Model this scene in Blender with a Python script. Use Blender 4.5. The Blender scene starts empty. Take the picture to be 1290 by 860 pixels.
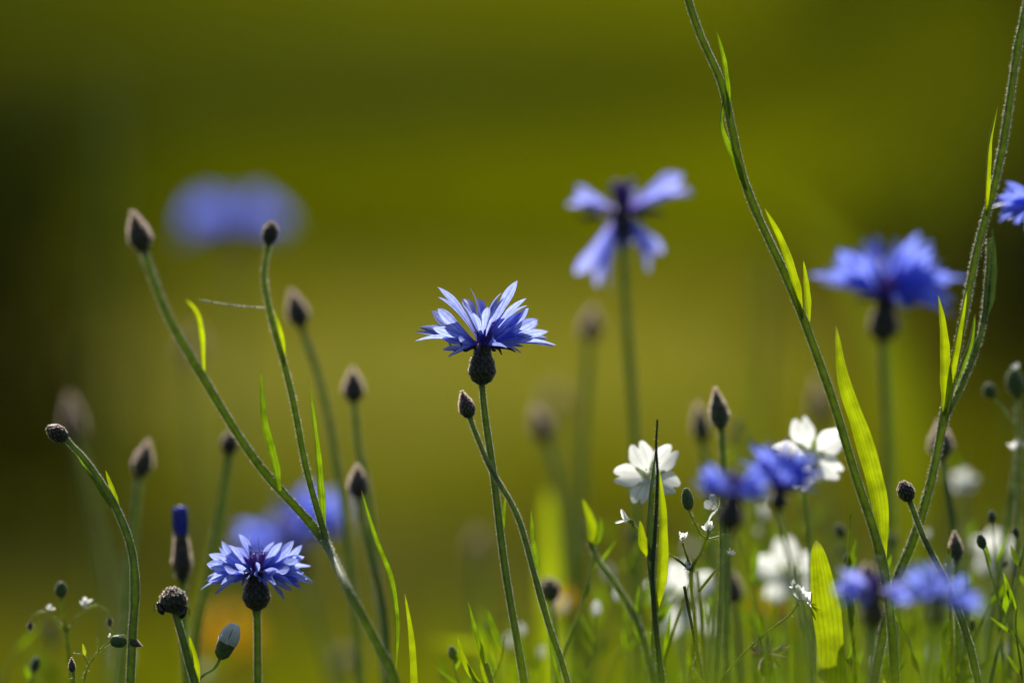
import bpy, math, random
import numpy as np
from mathutils import Vector, Matrix, Quaternion, noise

# ------------------------------------------------------------------ camera, sky, sun, exposure
scene = bpy.context.scene
COL = scene.collection
R = math.radians
PITCH = R(5.0)
CAM = Vector((0, 0, 0.75))
FOCUS = 1.5
cam_data = bpy.data.cameras.new('camera')
cam_data.lens = 200; cam_data.sensor_width = 36
cam_data.clip_start = 0.05; cam_data.clip_end = 2000
cam_data.dof.use_dof = True
cam_data.dof.focus_distance = FOCUS
cam_data.dof.aperture_fstop = 4.0
cam = bpy.data.objects.new('camera', cam_data); COL.objects.link(cam)
cam.location = CAM
cam.rotation_euler = (R(90) - PITCH, 0, 0)
scene.camera = cam

SUN_EL, SUN_AZ = R(44), R(-10)          # azimuth from +Y (behind the flowers), + to the right
world = bpy.data.worlds.new('World'); scene.world = world; world.use_nodes = True
wn = world.node_tree
sky = wn.nodes.new('ShaderNodeTexSky'); sky.sky_type = 'NISHITA'; sky.sun_disc = False
sky.sun_elevation = SUN_EL; sky.sun_rotation = SUN_AZ
bg = wn.nodes['Background']; bg.inputs[1].default_value = 0.06
wn.links.new(sky.outputs[0], bg.inputs[0])
sd = bpy.data.lights.new('sun', 'SUN'); sd.energy = 5.0; sd.angle = R(0.5); sd.color = (1, .95, .85)
sun = bpy.data.objects.new('sun', sd); COL.objects.link(sun)
sdir = Vector((math.sin(SUN_AZ) * math.cos(SUN_EL), math.cos(SUN_AZ) * math.cos(SUN_EL), math.sin(SUN_EL)))
sun.rotation_euler = sdir.to_track_quat('Z', 'Y').to_euler()
sun.location = (0, 5, 8)
scene.view_settings.view_transform = 'Standard'; scene.view_settings.look = 'None'
scene.view_settings.gamma = 1; scene.view_settings.exposure = 0.66
scene.render.engine = 'CYCLES'
try:
    scene.cycles.use_denoising = True
except Exception:
    pass
scene.cycles.max_bounces = 8; scene.cycles.transmission_bounces = 6

# ------------------------------------------------------------------ points in space
FWD = Vector((0, math.cos(PITCH), -math.sin(PITCH)))
UP = Vector((0, math.sin(PITCH), math.cos(PITCH)))
RIGHT = Vector((1, 0, 0))
def PX(d): return 0.18 / 1290 * d                 # metres per photo pixel at depth d
def P(p, d=FOCUS):
    if len(p) > 2: d = p[2]
    s = PX(d)
    return CAM + FWD * d + RIGHT * ((p[0] - 645) * s) + UP * ((430 - p[1]) * s)

# ------------------------------------------------------------------ materials
def new_mat(name):
    m = bpy.data.materials.new(name); m.use_nodes = True
    nt = m.node_tree
    for n in list(nt.nodes): nt.nodes.remove(n)
    return m, nt
def N(nt, t, **kw):
    n = nt.nodes.new(t)
    for k, v in kw.items():
        if k in n.inputs.keys(): n.inputs[k].default_value = v
        else: setattr(n, k, v)
    return n
def ramp(nt, fac, stops):
    r = nt.nodes.new('ShaderNodeValToRGB')
    e = r.color_ramp.elements
    while len(e) < len(stops): e.new(0.5)
    for i, (p, c) in enumerate(stops):
        e[i].position = p; e[i].color = (c[0], c[1], c[2], 1)
    nt.links.new(fac, r.inputs[0]); return r.outputs[0]
def leafy(name, refl, trans, tf=0.5, rough=0.5, spec=0.3, sheen=0.0, noise_scale=300, var=0.35, veins=0, vein_dark=0.75,
          base_tint=None, tip_tint=None, island=False, alt=None):
    """thin plant tissue: reflects one colour, lets another through; varied by noise, streaked along its length"""
    m, nt = new_mat(name); L = nt.links
    out = N(nt, 'ShaderNodeOutputMaterial')
    geo = N(nt, 'ShaderNodeNewGeometry'); tc = N(nt, 'ShaderNodeTexCoord')
    nz = N(nt, 'ShaderNodeTexNoise'); nz.inputs['Scale'].default_value = noise_scale; nz.inputs['Detail'].default_value = 3
    L.new(geo.outputs['Position'], nz.inputs['Vector'])
    fac = ramp(nt, nz.outputs[0], [(0.3, (1 - var,) * 3), (0.7, (1 + var * .6,) * 3)])
    if veins:
        sx = N(nt, 'ShaderNodeSeparateXYZ'); L.new(tc.outputs['UV'], sx.inputs[0])
        mu = N(nt, 'ShaderNodeMath', operation='MULTIPLY'); L.new(sx.outputs[0], mu.inputs[0]); mu.inputs[1].default_value = veins * math.pi * 2
        co = N(nt, 'ShaderNodeMath', operation='COSINE'); L.new(mu.outputs[0], co.inputs[0])
        vr = ramp(nt, co.outputs[0], [(0.0, (1.1, 1.1, 1.1)), (0.6, (1, 1, 1)), (1.0, (vein_dark,) * 3)])
        mx = N(nt, 'ShaderNodeMixRGB', blend_type='MULTIPLY'); mx.inputs[0].default_value = 1
        L.new(fac, mx.inputs[1]); L.new(vr, mx.inputs[2]); fac = mx.outputs[0]
    def tint(c):
        src = None
        if island:
            a = alt or [c]
            rr = ramp(nt, geo.outputs['Random Per Island'], [(i / max(1, len(a) - 1), tuple(c[k] * x[k] for k in range(3))) for i, x in enumerate(a)])
            src = rr
        mx = N(nt, 'ShaderNodeMixRGB', blend_type='MULTIPLY'); mx.inputs[0].default_value = 1
        mx.inputs[2].default_value = (*c, 1)
        if src is not None: L.new(src, mx.inputs[2])
        L.new(fac, mx.inputs[1]); o = mx.outputs[0]
        if base_tint:
            s2 = N(nt, 'ShaderNodeSeparateXYZ'); L.new(tc.outputs['UV'], s2.inputs[0])
            f2 = ramp(nt, s2.outputs[1], [(0.12, (1, 1, 1)), (0.45, (0, 0, 0))])
            m2 = N(nt, 'ShaderNodeMixRGB'); L.new(f2, m2.inputs[0]); L.new(o, m2.inputs[1]); m2.inputs[2].default_value = (*base_tint, 1)
            o = m2.outputs[0]
        if tip_tint:
            s3 = N(nt, 'ShaderNodeSeparateXYZ'); L.new(tc.outputs['UV'], s3.inputs[0])
            f3 = ramp(nt, s3.outputs[1], [(0.95, (0, 0, 0)), (0.995, (1, 1, 1))])
            m3 = N(nt, 'ShaderNodeMixRGB'); L.new(f3, m3.inputs[0]); L.new(o, m3.inputs[1]); m3.inputs[2].default_value = (*tip_tint, 1)
            o = m3.outputs[0]
        return o
    b = N(nt, 'ShaderNodeBsdfPrincipled'); L.new(tint(refl), b.inputs['Base Color'])
    b.inputs['Roughness'].default_value = rough; b.inputs['Specular IOR Level'].default_value = spec
    b.inputs['Sheen Weight'].default_value = sheen
    if tf <= 0: L.new(b.outputs[0], out.inputs[0]); return m
    t = N(nt, 'ShaderNodeBsdfTranslucent'); L.new(tint(trans), t.inputs[0])
    ms = N(nt, 'ShaderNodeMixShader'); ms.inputs[0].default_value = tf
    L.new(b.outputs[0], ms.inputs[1]); L.new(t.outputs[0], ms.inputs[2]); L.new(ms.outputs[0], out.inputs[0])
    return m

M = {}
M['stem'] = leafy('stem_green', (.085, .145, .022), (.46, .60, .02), .45, .5, .35, .35, 500, .35, 3, .35)
M['stem_bright'] = leafy('stem_bright_green', (.11, .175, .02), (.55, .68, .014), .47, .5, .35, .3, 500, .35, 3, .4)
M['stem_yellow'] = leafy('stem_yellow_green', (.14, .18, .02), (.5, .58, .02), .5, .45, .3, .1, 500, .3)
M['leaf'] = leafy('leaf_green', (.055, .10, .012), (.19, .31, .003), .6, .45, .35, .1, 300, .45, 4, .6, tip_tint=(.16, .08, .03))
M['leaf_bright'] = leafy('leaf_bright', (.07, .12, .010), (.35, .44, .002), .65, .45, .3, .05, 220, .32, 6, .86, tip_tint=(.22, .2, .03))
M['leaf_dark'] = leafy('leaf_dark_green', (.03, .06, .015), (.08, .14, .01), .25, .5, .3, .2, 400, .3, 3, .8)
M['leaf_tip'] = leafy('leaf_dry_tip', (.14, .05, .03), (.3, .12, .05), .4, .6, .2)
M['bud'] = leafy('bud_scale', (.035, .045, .02), (.05, .06, .01), .1, .55, .25, .2, 900, .5)
M['bud_edge'] = leafy('bud_scale_edge', (.016, .007, .006), (.05, .02, .01), .15, .5, .3, .2, 900, .3)
M['bud_green'] = leafy('bud_green_scale', (.06, .09, .04), (.1, .14, .02), .2, .5, .25, .3, 900, .4)
M['hair'] = leafy('bract_hair', (.22, .16, .14), (.9, .72, .62), .8, .5, .3, 0, 900, .2)
M['stem_hair'] = leafy('stem_hair', (.5, .5, .38), (.6, .6, .45), .5, .5, .3, 0, 900, .2)
M['petal'] = leafy('cornflower_blue', (.04, .07, .66), (.25, .32, 1.0), .58, .42, .45, .12, 700, .2, 2.5, .7, base_tint=(.12, .07, .55))
M['petal_fresh'] = leafy('cornflower_fresh_blue', (.02, .045, .66), (.42, .50, 1.0), .6, .45, .25, .08, 700, .2, 2.5, .62, base_tint=(.10, .07, .6))
M['petal_pale'] = leafy('cornflower_pale_blue', (.07, .10, .68), (.38, .42, 1.0), .6, .45, .5, .3, 700, .2, 2.5, .78, base_tint=(.16, .09, .45))
M['disc'] = leafy('disc_purple', (.15, .08, .40), (.34, .17, .60), .45, .45, .4, .1, 900, .4)
M['style'] = leafy('style_dark_violet', (.02, .008, .05), (.05, .01, .08), .15, .4, .5)
M['bluebud'] = leafy('closed_petals_blue', (.035, .05, .42), (.06, .08, .6), .25, .5, .4, .3, 900, .3)
M['white'] = leafy('white_petal', (.85, .85, .83), (.93, .93, .89), .6, .5, .3, .1, 500, .08, 3, .9)
M['sepal'] = leafy('sepal_green', (.10, .16, .05), (.32, .42, .08), .45, .5, .3, .2, 700, .3)
M['grey_bud'] = leafy('grey_bud', (.20, .24, .20), (.3, .34, .25), .3, .6, .2, .5, 900, .3)
M['anther'] = leafy('anther_yellow', (.55, .42, .06), (.5, .4, .05), .3)
M['yellow'] = leafy('yellow_petal', (.62, .36, .01), (.65, .36, .005), .5, .5, .3, 0, 300, .15)
M['dry'] = leafy('dry_bract', (.07, .05, .065), (.12, .07, .08), .2, .55, .3, .2, 900, .4)
M['dry_tip'] = leafy('dry_bract_tan', (.32, .22, .09), (.3, .2, .06), .3, .6, .2)
M['insect'] = leafy('insect_shell', (.012, .008, .006), (0, 0, 0), 0, .25, .6)
M['silk'] = leafy('silk', (.7, .7, .62), (.8, .8, .7), .5, .3, .6)
M['wood'] = leafy('twig_bark', (.10, .075, .05), (0, 0, 0), 0, .8, .2, 0, 40, .4)
M['shade_shrub'] = leafy('shade_shrub_leaf', (.024, .032, .004), (.04, .05, .002), .25, .9, .02, 0, 6, .4)
GR = [(.8, .95, .6), (1, 1, 1), (1.2, 1.05, .9), (.9, 1.05, .6), (1.5, 1.3, 1.3)]
M['grass'] = leafy('meadow_blade', (.058, .066, .003), (.165, .175, .002), .5, .8, .03, 0, .35, .15, island=True, alt=GR)
M['straw'] = leafy('dry_blade', (.125, .118, .011), (.245, .235, .016), .5, .8, .03, 0, .4, .2, island=True, alt=GR)
M['lush'] = leafy('lush_blade', (.05, .064, .003), (.138, .158, .001), .5, .8, .02, 0, .3, .15, island=True, alt=GR)
M['grass_tall'] = leafy('tall_blade', (.04, .065, .004), (.17, .22, .002), .55, .45, .3, 0, 3, .3, island=True, alt=[(.6, .8, .6), (1, 1, 1), (1.1, 1.0, .8), (.8, 1.0, .6)])

# ------------------------------------------------------------------ mesh collector
class MB:
    def __init__(self): self.v = []; self.f = []; self.uv = []; self.mi = []
    def vert(self, p): self.v.append((p[0], p[1], p[2])); return len(self.v) - 1
    def face(self, idx, uvs, mi=0): self.f.append(tuple(idx)); self.uv.extend(uvs); self.mi.append(mi)
    def grid(self, rows, mi=0, close=False, u0=0, u1=1, v0=0, v1=1):
        nr, nc = len(rows), len(rows[0])
        ids = [[self.vert(p) for p in r] for r in rows]
        cc = nc if close else nc - 1
        for i in range(nr - 1):
            for j in range(cc):
                k = (j + 1) % nc
                a, b = u0 + (u1 - u0) * j / cc, u0 + (u1 - u0) * (j + 1) / cc
                c, d = v0 + (v1 - v0) * i / (nr - 1), v0 + (v1 - v0) * (i + 1) / (nr - 1)
                self.face((ids[i][j], ids[i][k], ids[i + 1][k], ids[i + 1][j]), ((a, c), (b, c), (b, d), (a, d)), mi)
        return ids
    def mesh(self, name, mats, smooth=True):
        me = bpy.data.meshes.new(name)
        me.from_pydata(self.v, [], self.f)
        for m in mats: me.materials.append(m)
        me.polygons.foreach_set('material_index', self.mi)
        me.polygons.foreach_set('use_smooth', [smooth] * len(self.f))
        uvl = me.uv_layers.new(name='UVMap')
        uvl.data.foreach_set('uv', [c for p in self.uv for c in p])
        me.update(); return me

def link(name, me, parent=None, M4=None):
    o = bpy.data.objects.new(name, me); COL.objects.link(o)
    if parent is not None: o.parent = parent
    if M4 is not None: o.matrix_local = M4
    return o
def tag(o, label, cat, group=None):
    o['label'] = label; o['category'] = cat
    if group: o['group'] = group
    return o

def spline(pts, n=8):
    """centripetal Catmull-Rom through the points"""
    pts = [Vector(p) for p in pts]
    if len(pts) == 2: return [pts[0].lerp(pts[1], i / n) for i in range(n + 1)]
    ext = [pts[0] * 2 - pts[1]] + pts + [pts[-1] * 2 - pts[-2]]
    out = []
    for i in range(1, len(ext) - 2):
        p0, p1, p2, p3 = ext[i - 1:i + 3]
        t0 = 0; t1 = t0 + max(1e-6, (p1 - p0).length ** .5); t2 = t1 + max(1e-6, (p2 - p1).length ** .5); t3 = t2 + max(1e-6, (p3 - p2).length ** .5)
        for k in range(n):
            t = t1 + (t2 - t1) * k / n
            A1 = p0 * ((t1 - t) / (t1 - t0)) + p1 * ((t - t0) / (t1 - t0))
            A2 = p1 * ((t2 - t) / (t2 - t1)) + p2 * ((t - t1) / (t2 - t1))
            A3 = p2 * ((t3 - t) / (t3 - t2)) + p3 * ((t - t2) / (t3 - t2))
            B1 = A1 * ((t2 - t) / (t2 - t0)) + A2 * ((t - t0) / (t2 - t0))
            B2 = A2 * ((t3 - t) / (t3 - t1)) + A3 * ((t - t1) / (t3 - t1))
            out.append(B1 * ((t2 - t) / (t2 - t1)) + B2 * ((t - t1) / (t2 - t1)))
    out.append(pts[-1]); return out

def tube(mb, pts, radii, sides=10, mi=0, ridge=0.0, cap=True):
    n = len(pts); rows = []
    t = (pts[1] - pts[0]).normalized()
    u = t.orthogonal().normalized()
    for i, p in enumerate(pts):
        tn = (pts[min(n - 1, i + 1)] - pts[max(0, i - 1)]).normalized()
        if tn.length < 1e-6: tn = t
        u = (u - tn * u.dot(tn)).normalized(); w = tn.cross(u); t = tn
        r = radii[i]
        rows.append([p + (u * math.cos(a) + w * math.sin(a)) * (r * (1 + (ridge if j % 2 else -ridge)))
                     for j in range(sides) for a in [2 * math.pi * j / sides]])
    ids = mb.grid(rows, mi, close=True)
    if cap:
        for row in (ids[0], ids[-1]):
            mb.face(row, [(0, 0)] * len(row), mi)

def add_hairs(mb, pts, radii, per_m, length, width, mi, rnd):
    for i in range(len(pts) - 1):
        seg = pts[i + 1] - pts[i]; L = seg.length
        k = per_m * L; k = int(k) + (rnd.random() < k - int(k))
        tn = seg.normalized(); u = tn.orthogonal().normalized(); w = tn.cross(u)
        for _ in range(k):
            a = rnd.random() * 6.283; s = rnd.random()
            nrm = u * math.cos(a) + w * math.sin(a)
            b = pts[i] + seg * s + nrm * radii[i] * .9
            side = (tn * rnd.uniform(-1, 1) + nrm.cross(tn) * rnd.uniform(-1, 1)).normalized()
            tip = b + (nrm + tn * rnd.uniform(-.9, .9)).normalized() * length * rnd.uniform(.5, 1.2) + Vector((0, 0, -length * .1))
            ids = [mb.vert(b - side * width), mb.vert(b + side * width), mb.vert(tip)]
            mb.face(ids, ((0, 0), (1, 0), (.5, 1)), mi)

def leaf_mesh(pts, width, twist0=0, twist1=0, fold=.6, rnd=None, tip_m=True, blunt=False, thick=0.00012, origin=None):
    """pts base->tip in world; a keeled lance-shaped blade with a little thickness"""
    rnd = rnd or random.Random(1)
    c = spline(pts, 9); n = len(c)
    mb = MB(); top = []; bot = []
    for i, p in enumerate(c):
        s = i / (n - 1)
        tn = (c[min(n - 1, i + 1)] - c[max(0, i - 1)]).normalized()
        view = (p - CAM).normalized()
        side = tn.cross(view).normalized()
        nrm = side.cross(tn).normalized()
        a = R(twist0 + (twist1 - twist0) * s)
        sd_ = side * math.cos(a) + nrm * math.sin(a); nr = nrm * math.cos(a) - side * math.sin(a)
        if blunt: w = width * min(1, .45 + 1.3 * s) * max(0, 1 - max(0, (s - .62) / .38) ** 2.2) ** .62
        else: w = width * min(1, .34 + 2.4 * s) * max(0, 1 - s ** 2.6) ** .75
        w = max(w, width * .03) * .5 * (1 + .05 * math.sin(s * 23 + width * 1e5))
        rt, rb = [], []
        for j in range(7):
            x = j / 3 - 1
            q = p + sd_ * (w * x) + nr * (w * fold * abs(x) ** 1.3)
            if origin is not None: q = q - origin
            rt.append(q); rb.append(q + nr * -thick)
        top.append(rt); bot.append(rb)
    mb.grid(top, 0); 
    return mb.mesh('leaf', [])

# ------------------------------------------------------------------ prototype parts (unit size, +Z up)
def prof(stops, t):
    for (a, ra), (b, rb) in zip(stops, stops[1:]):
        if t <= b:
            s = (t - a) / (b - a); s = s * s * (3 - 2 * s)
            return ra + (rb - ra) * s
    return stops[-1][1]

def bud_mesh(name, stops, rows=7, cols=9, seed=0, hair=1.0, mats=('bud', 'bud_edge', 'hair'), top_open=False, hairs_side=340, hlen=.095):
    rnd = random.Random(seed); mb = MB()
    nz, ns = 26, 22
    rad = lambda t: prof(stops, t)
    g = [[(rad(i / nz) * math.cos(6.2832 * j / ns), rad(i / nz) * math.sin(6.2832 * j / ns), i / nz) for j in range(ns)] for i in range(nz + 1)]
    ids = mb.grid(g, 0, close=True)
    mb.face(ids[-1], [(0, 0)] * ns, 1)
    def surf(t, a, off):
        r = rad(max(0, min(1, t))) + off
        return Vector((r * math.cos(a), r * math.sin(a), t))
    for r_ in range(rows):                               # overlapping scales, each with a dark rim and a fringe of fine teeth
        t0 = .04 + .80 * r_ / rows; ln = .30 + .03 * rnd.random()
        for c_ in range(cols):
            a = 6.2832 * (c_ + .5 * (r_ % 2)) / cols + rnd.uniform(-.05, .05)
            hw = 6.2832 / cols * .56
            K = 6; rw = []; edge = []
            for k in range(K + 1):
                s = k / K; t = t0 + ln * s
                wd = hw * (0.75 + .5 * s) * (1 - s ** 2.5) ** .6 if s < 1 else 0.02
                off = .012 + .028 * s * (1 - .3 * s)
                row = [surf(t, a + wd * x, off * (1 - .6 * abs(x)) + .004) for x in (-1, -.72, 0, .72, 1)]
                rw.append(row); edge.append((row[0], row[-1], t))
            idr = [[mb.vert(p) for p in row] for row in rw]
            for k in range(K):
                for j in range(4):
                    mi = 1 if (j in (0, 3) or k >= K - 2) else 0
                    mb.face((idr[k][j], idr[k][j + 1], idr[k + 1][j + 1], idr[k + 1][j]), ((j / 4, 0), ((j + 1) / 4, 0), ((j + 1) / 4, 1), (j / 4, 1)), mi)
            if hair > 0:
                for k in range(2, K + 1):
                    for e in (0, 1):
                        if rnd.random() > hair: continue
                        b = Vector(edge[k][e]); out = Vector((b.x, b.y, 0)).normalized()
                        sgn = -1 if e == 0 else 1
                        tg = Vector((-out.y, out.x, 0)) * sgn
                        tip = b + (out * rnd.uniform(.3, 1.0) + tg * rnd.uniform(.2, .9) + Vector((0, 0, rnd.uniform(.3, 1)))).normalized() * hlen * rnd.uniform(.6, 1.2)
                        w = Vector((0, 0, .014))
                        mb.face([mb.vert(b - w), mb.vert(b + w), mb.vert(tip)], ((0, 0), (1, 0), (.5, 1)), 2)
    for _ in range(int(hairs_side * hair)):              # cottony fuzz all over
        t = rnd.uniform(.03, 1); a = rnd.random() * 6.2832
        b = surf(t, a, .03); out = Vector((b.x, b.y, .15 if t < .8 else .2)).normalized()
        tip = b + (out + Vector((rnd.uniform(-.7, .7), rnd.uniform(-.7, .7), rnd.uniform(-.4, .9)))).normalized() * hlen * rnd.uniform(.5, 1.1)
        w = Vector((rnd.uniform(-1, 1), rnd.uniform(-1, 1), rnd.uniform(-1, 1))).normalized() * .009
        mb.face([mb.vert(b - w), mb.vert(b + w), mb.vert(tip)], ((0, 0), (1, 0), (.5, 1)), 2)
    return mb.mesh(name, [M[m] for m in mats])

BUD_STOPS = [(0, .13), (.10, .27), (.32, .37), (.58, .31), (.82, .16), (1, .03)]
ROUND_STOPS = [(0, .16), (.12, .34), (.40, .46), (.7, .42), (.9, .25), (1, .12)]
HEAD_STOPS = [(0, .13), (.10, .25), (.32, .335), (.55, .29), (.78, .20), (1, .19)]
LONG_STOPS = [(0, .10), (.12, .22), (.34, .29), (.6, .23), (.85, .18), (1, .16)]
GREY_STOPS = [(0, .15), (.15, .30), (.45, .36), (.75, .30), (.93, .2), (1, .12)]
BUDS = [bud_mesh('bud_mesh', BUD_STOPS, seed=s) for s in (1, 2, 3)]
ROUNDBUD = bud_mesh('round_bud_mesh', ROUND_STOPS, rows=6, cols=8, seed=5, hairs_side=110, hlen=.07)
GREENBUD = bud_mesh('green_bud_mesh', BUD_STOPS, seed=7, mats=('bud_green', 'bud', 'hair'), hair=.7)
HEADS = [bud_mesh('head_mesh', HEAD_STOPS, rows=7, cols=10, seed=s, hair=.6, hairs_side=90, hlen=.06) for s in (11, 12)]
LONGHEAD = bud_mesh('long_head_mesh', LONG_STOPS, rows=8, cols=9, seed=15, hair=.7)
GREYBUD = bud_mesh('grey_bud_mesh', GREY_STOPS, rows=4, cols=5, seed=17, mats=('sepal', 'sepal', 'stem_hair'), hair=.6, hlen=.05)

def floret_mesh(seed, lobes=7, arc=250, spread=.34, squash=.7, curl=.10, mat='petal', tube_r=.045):
    """a trumpet of fused petals, open on one side, its mouth cut into pointed lobes; unit length, +Z"""
    rnd = random.Random(seed); mb = MB()
    A = R(arc); step = A / lobes
    NT, NC = 16, 6
    for k in range(lobes):
        th = -A / 2 + step * (k + .5) + rnd.uniform(-.06, .06)
        Lk = rnd.uniform(.86, 1.08) * (1 - .12 * abs((k + .5) / lobes * 2 - 1))
        cut = rnd.uniform(.50, .63); bend = rnd.uniform(-.05, .10); twist = rnd.uniform(-.25, .25)
        tipw = rnd.uniform(.85, 1.15)
        rows = []
        for i in range(NT + 1):
            t = i / NT
            tp = 1.0 if t < cut else max(0.0, 1 - ((t - cut) / (1 - cut)) ** 1.6) ** .85 * (1 + .25 * math.sin(math.pi * (t - cut) / (1 - cut)) * tipw)
            fl = max(0, (t - .22) / .78)
            r = tube_r + .03 * min(1, t / .3) + spread * fl ** 1.15 + curl * fl ** 3 + bend * fl ** 4
            z = t * Lk - curl * .3 * fl ** 4
            row = []
            for j in range(NC + 1):
                c = j / NC * 2 - 1
                a = th + c * step * .5 * tp * (1.08 if t < cut else .94) + twist * fl ** 3 * .25
                rr = r + (.022 * (1 - abs(c)) - .012) * min(1, t * 2) * tp + twist * c * .05 * fl ** 2
                row.append((rr * math.cos(a), rr * math.sin(a) * squash, z + .02 * c * twist))
            rows.append(row)
        mb.grid(rows, 0, u0=0, u1=1, v0=0, v1=1)
    return mb.mesh('floret_mesh', [M[mat]])
FLORETS = [floret_mesh(s, lobes=n, arc=a, spread=sp, squash=q, curl=cu) for s, n, a, sp, q, cu in
           [(21, 6, 230, .32, .8, .05), (22, 6, 220, .35, .75, .08), (23, 7, 260, .30, .8, .09), (24, 6, 230, .36, .7, .03), (25, 7, 250, .32, .75, .06)]]
FRESH = []
for f_ in FLORETS:
    c_ = f_.copy(); c_.materials[0] = M['petal_fresh']; FRESH.append(c_)
PALE = [floret_mesh(s, lobes=n, arc=a, spread=.25, squash=.6, curl=.03, mat='petal_pale') for s, n, a in [(31, 6, 250), (32, 5, 220), (33, 6, 260)]]
NARROW = [floret_mesh(s, lobes=4, arc=250, spread=.17, squash=.7, curl=.03, mat='petal_pale') for s in (34, 35, 36)]
STAR = [floret_mesh(s, lobes=n, arc=280, spread=.33, squash=.8, curl=.06, mat='petal_fresh') for s, n in [(41, 6), (42, 7), (43, 6)]]

def disc_mesh(seed, n=20, dark=7, h=.55):
    rnd = random.Random(seed); mb = MB()
    for i in range(n):
        a = rnd.random() * 6.28; r0 = .13 * math.sqrt(rnd.random()); ln = h * rnd.uniform(.55, 1.15); lean = rnd.uniform(.05, .45)
        d = Vector((math.cos(a), math.sin(a), 0))
        pts = spline([d * r0 + Vector((0, 0, -.05)), d * (r0 + lean * ln * .4) + Vector((0, 0, ln * .6)), d * (r0 + lean * ln * 1.1) + Vector((0, 0, ln))], 5)
        tube(mb, pts, [.028 + .014 * math.sin(3.1 * q / (len(pts) - 1)) for q in range(len(pts))], 6, 0)
        if rnd.random() < .6:                             # split, curled tip
            e = pts[-1]
            for sg in (-1, 1):
                sd2 = Vector((-d.y, d.x, 0)) * sg
                p2 = spline([e, e + sd2 * .04 + Vector((0, 0, .05)), e + sd2 * .10 + Vector((0, 0, .03))], 3)
                tube(mb, p2, [.014] * len(p2), 5, 0)
    for i in range(dark):                                 # dark spent tubes drooping over the rim
        a = 6.28 * i / dark + rnd.uniform(-.4, .4); d = Vector((math.cos(a), math.sin(a), 0)); ln = rnd.uniform(.35, .75)
        pts = spline([d * .10 + Vector((0, 0, -.02)), d * (.18 + ln * .35) + Vector((0, 0, .10 * rnd.uniform(-.3, 1))),
                      d * (.2 + ln * .75) + Vector((0, 0, rnd.uniform(-.22, .12))), d * (.2 + ln) + Vector((0, 0, rnd.uniform(-.30, .25)))], 5)
        tube(mb, pts, [.02 + .035 * math.sin(math.pi * min(1, q / (len(pts) - 1) * 1.1)) for q in range(len(pts))], 7, 1)
    return mb.mesh('disc_mesh', [M['disc'], M['style']])
DISCS = [disc_mesh(s) for s in (51, 52)]

def white_petal(seed):
    rnd = random.Random(seed); mb = MB(); rows = []
    for i in range(15):
        t = i / 14
        w = .06 + .30 * math.sin(min(1, t * 1.05) * math.pi * .60) ** 1.3
        row = []
        for j in range(13):
            c = j / 6 - 1
            edge = 1 - .20 * math.exp(-(c / .16) ** 2) - .25 * abs(c) ** 4
            tt = t * edge if t > .0 else 0
            x = c * w * (1 - .25 * max(0, t - .9) * 4 * abs(c))
            z = .16 * tt + .14 * abs(c) ** 2 * tt + .05 * math.sin(tt * 4 + seed) * tt - .12 * tt ** 3
            row.append((tt, x, z))
        rows.append(row)
    mb.grid(rows, 0)
    return mb.mesh('white_petal_mesh', [M['white']])
WPETALS = [white_petal(s) for s in (1, 2, 3)]
def calyx_mesh():
    mb = MB()
    st = [(0, .07), (.2, .16), (.6, .17), (1, .12)]
    g = [[(prof(st, i / 8) * math.cos(6.2832 * j / 12), prof(st, i / 8) * math.sin(6.2832 * j / 12), i / 8 * .5 - .45) for j in range(12)] for i in range(9)]
    mb.grid(g, 0, close=True)
    for k in range(5):
        a = 6.2832 * (k + .5) / 5; d = Vector((math.cos(a), math.sin(a), 0)); s = Vector((-d.y, d.x, 0))
        rows = [[d * (.13 + .35 * t) + s * (c * .11 * (1 - t ** 2) ** .7) + Vector((0, 0, -.02 + .22 * t)) for c in (-1, 0, 1)] for t in [q / 6 for q in range(7)]]
        mb.grid(rows, 0)
    return mb.mesh('calyx_mesh', [M['sepal']])
CALYX = calyx_mesh()
def stamen_mesh():
    mb = MB(); rnd = random.Random(4)
    for k in range(9):
        a = 6.28 * k / 9; d = Vector((math.cos(a), math.sin(a), 0)); l = rnd.uniform(.22, .34)
        pts = spline([Vector((0, 0, 0)), d * .06 + Vector((0, 0, l * .6)), d * .14 + Vector((0, 0, l))], 4)
        tube(mb, pts, [.010] * len(pts), 5, 0)
        tube(mb, [pts[-1] - Vector((0, 0, .03)), pts[-1], pts[-1] + Vector((0, 0, .03))], [.012, .034, .012], 6, 1)
    return mb.mesh('stamen_mesh', [M['white'], M['anther']])
STAMEN = stamen_mesh()
def fringe_cluster(seed, n=14):
    """a tight head of tiny white flowers"""
    rnd = random.Random(seed); mb = MB()
    for k in range(n):
        a = rnd.random() * 6.28; e = rnd.uniform(.1, 1.5)
        d = Vector((math.cos(a) * math.cos(e), math.sin(a) * math.cos(e), math.sin(e)))
        s = d.orthogonal().normalized(); l = rnd.uniform(.5, 1.0)
        rows = [[d * (l * t) + s * (c * .17 * math.sin(math.pi * (.1 + .85 * t))) for c in (-1, 0, 1)] for t in [q / 5 for q in range(6)]]
        mb.grid(rows, 0)
    for k in range(5):
        a = 6.28 * k / 5; d = Vector((math.cos(a), math.sin(a), -.2)); s = Vector((-d.y, d.x, 0))
        rows = [[d * (.5 * t) + s * (c * .12 * (1 - t)) + Vector((0, 0, -.05)) for c in (-1, 0, 1)] for t in [q / 4 for q in range(5)]]
        mb.grid(rows, 1)
    return mb.mesh('cluster_mesh', [M['white'], M['sepal']])
CLUSTER = [fringe_cluster(s) for s in (1, 2, 3)]
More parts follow.
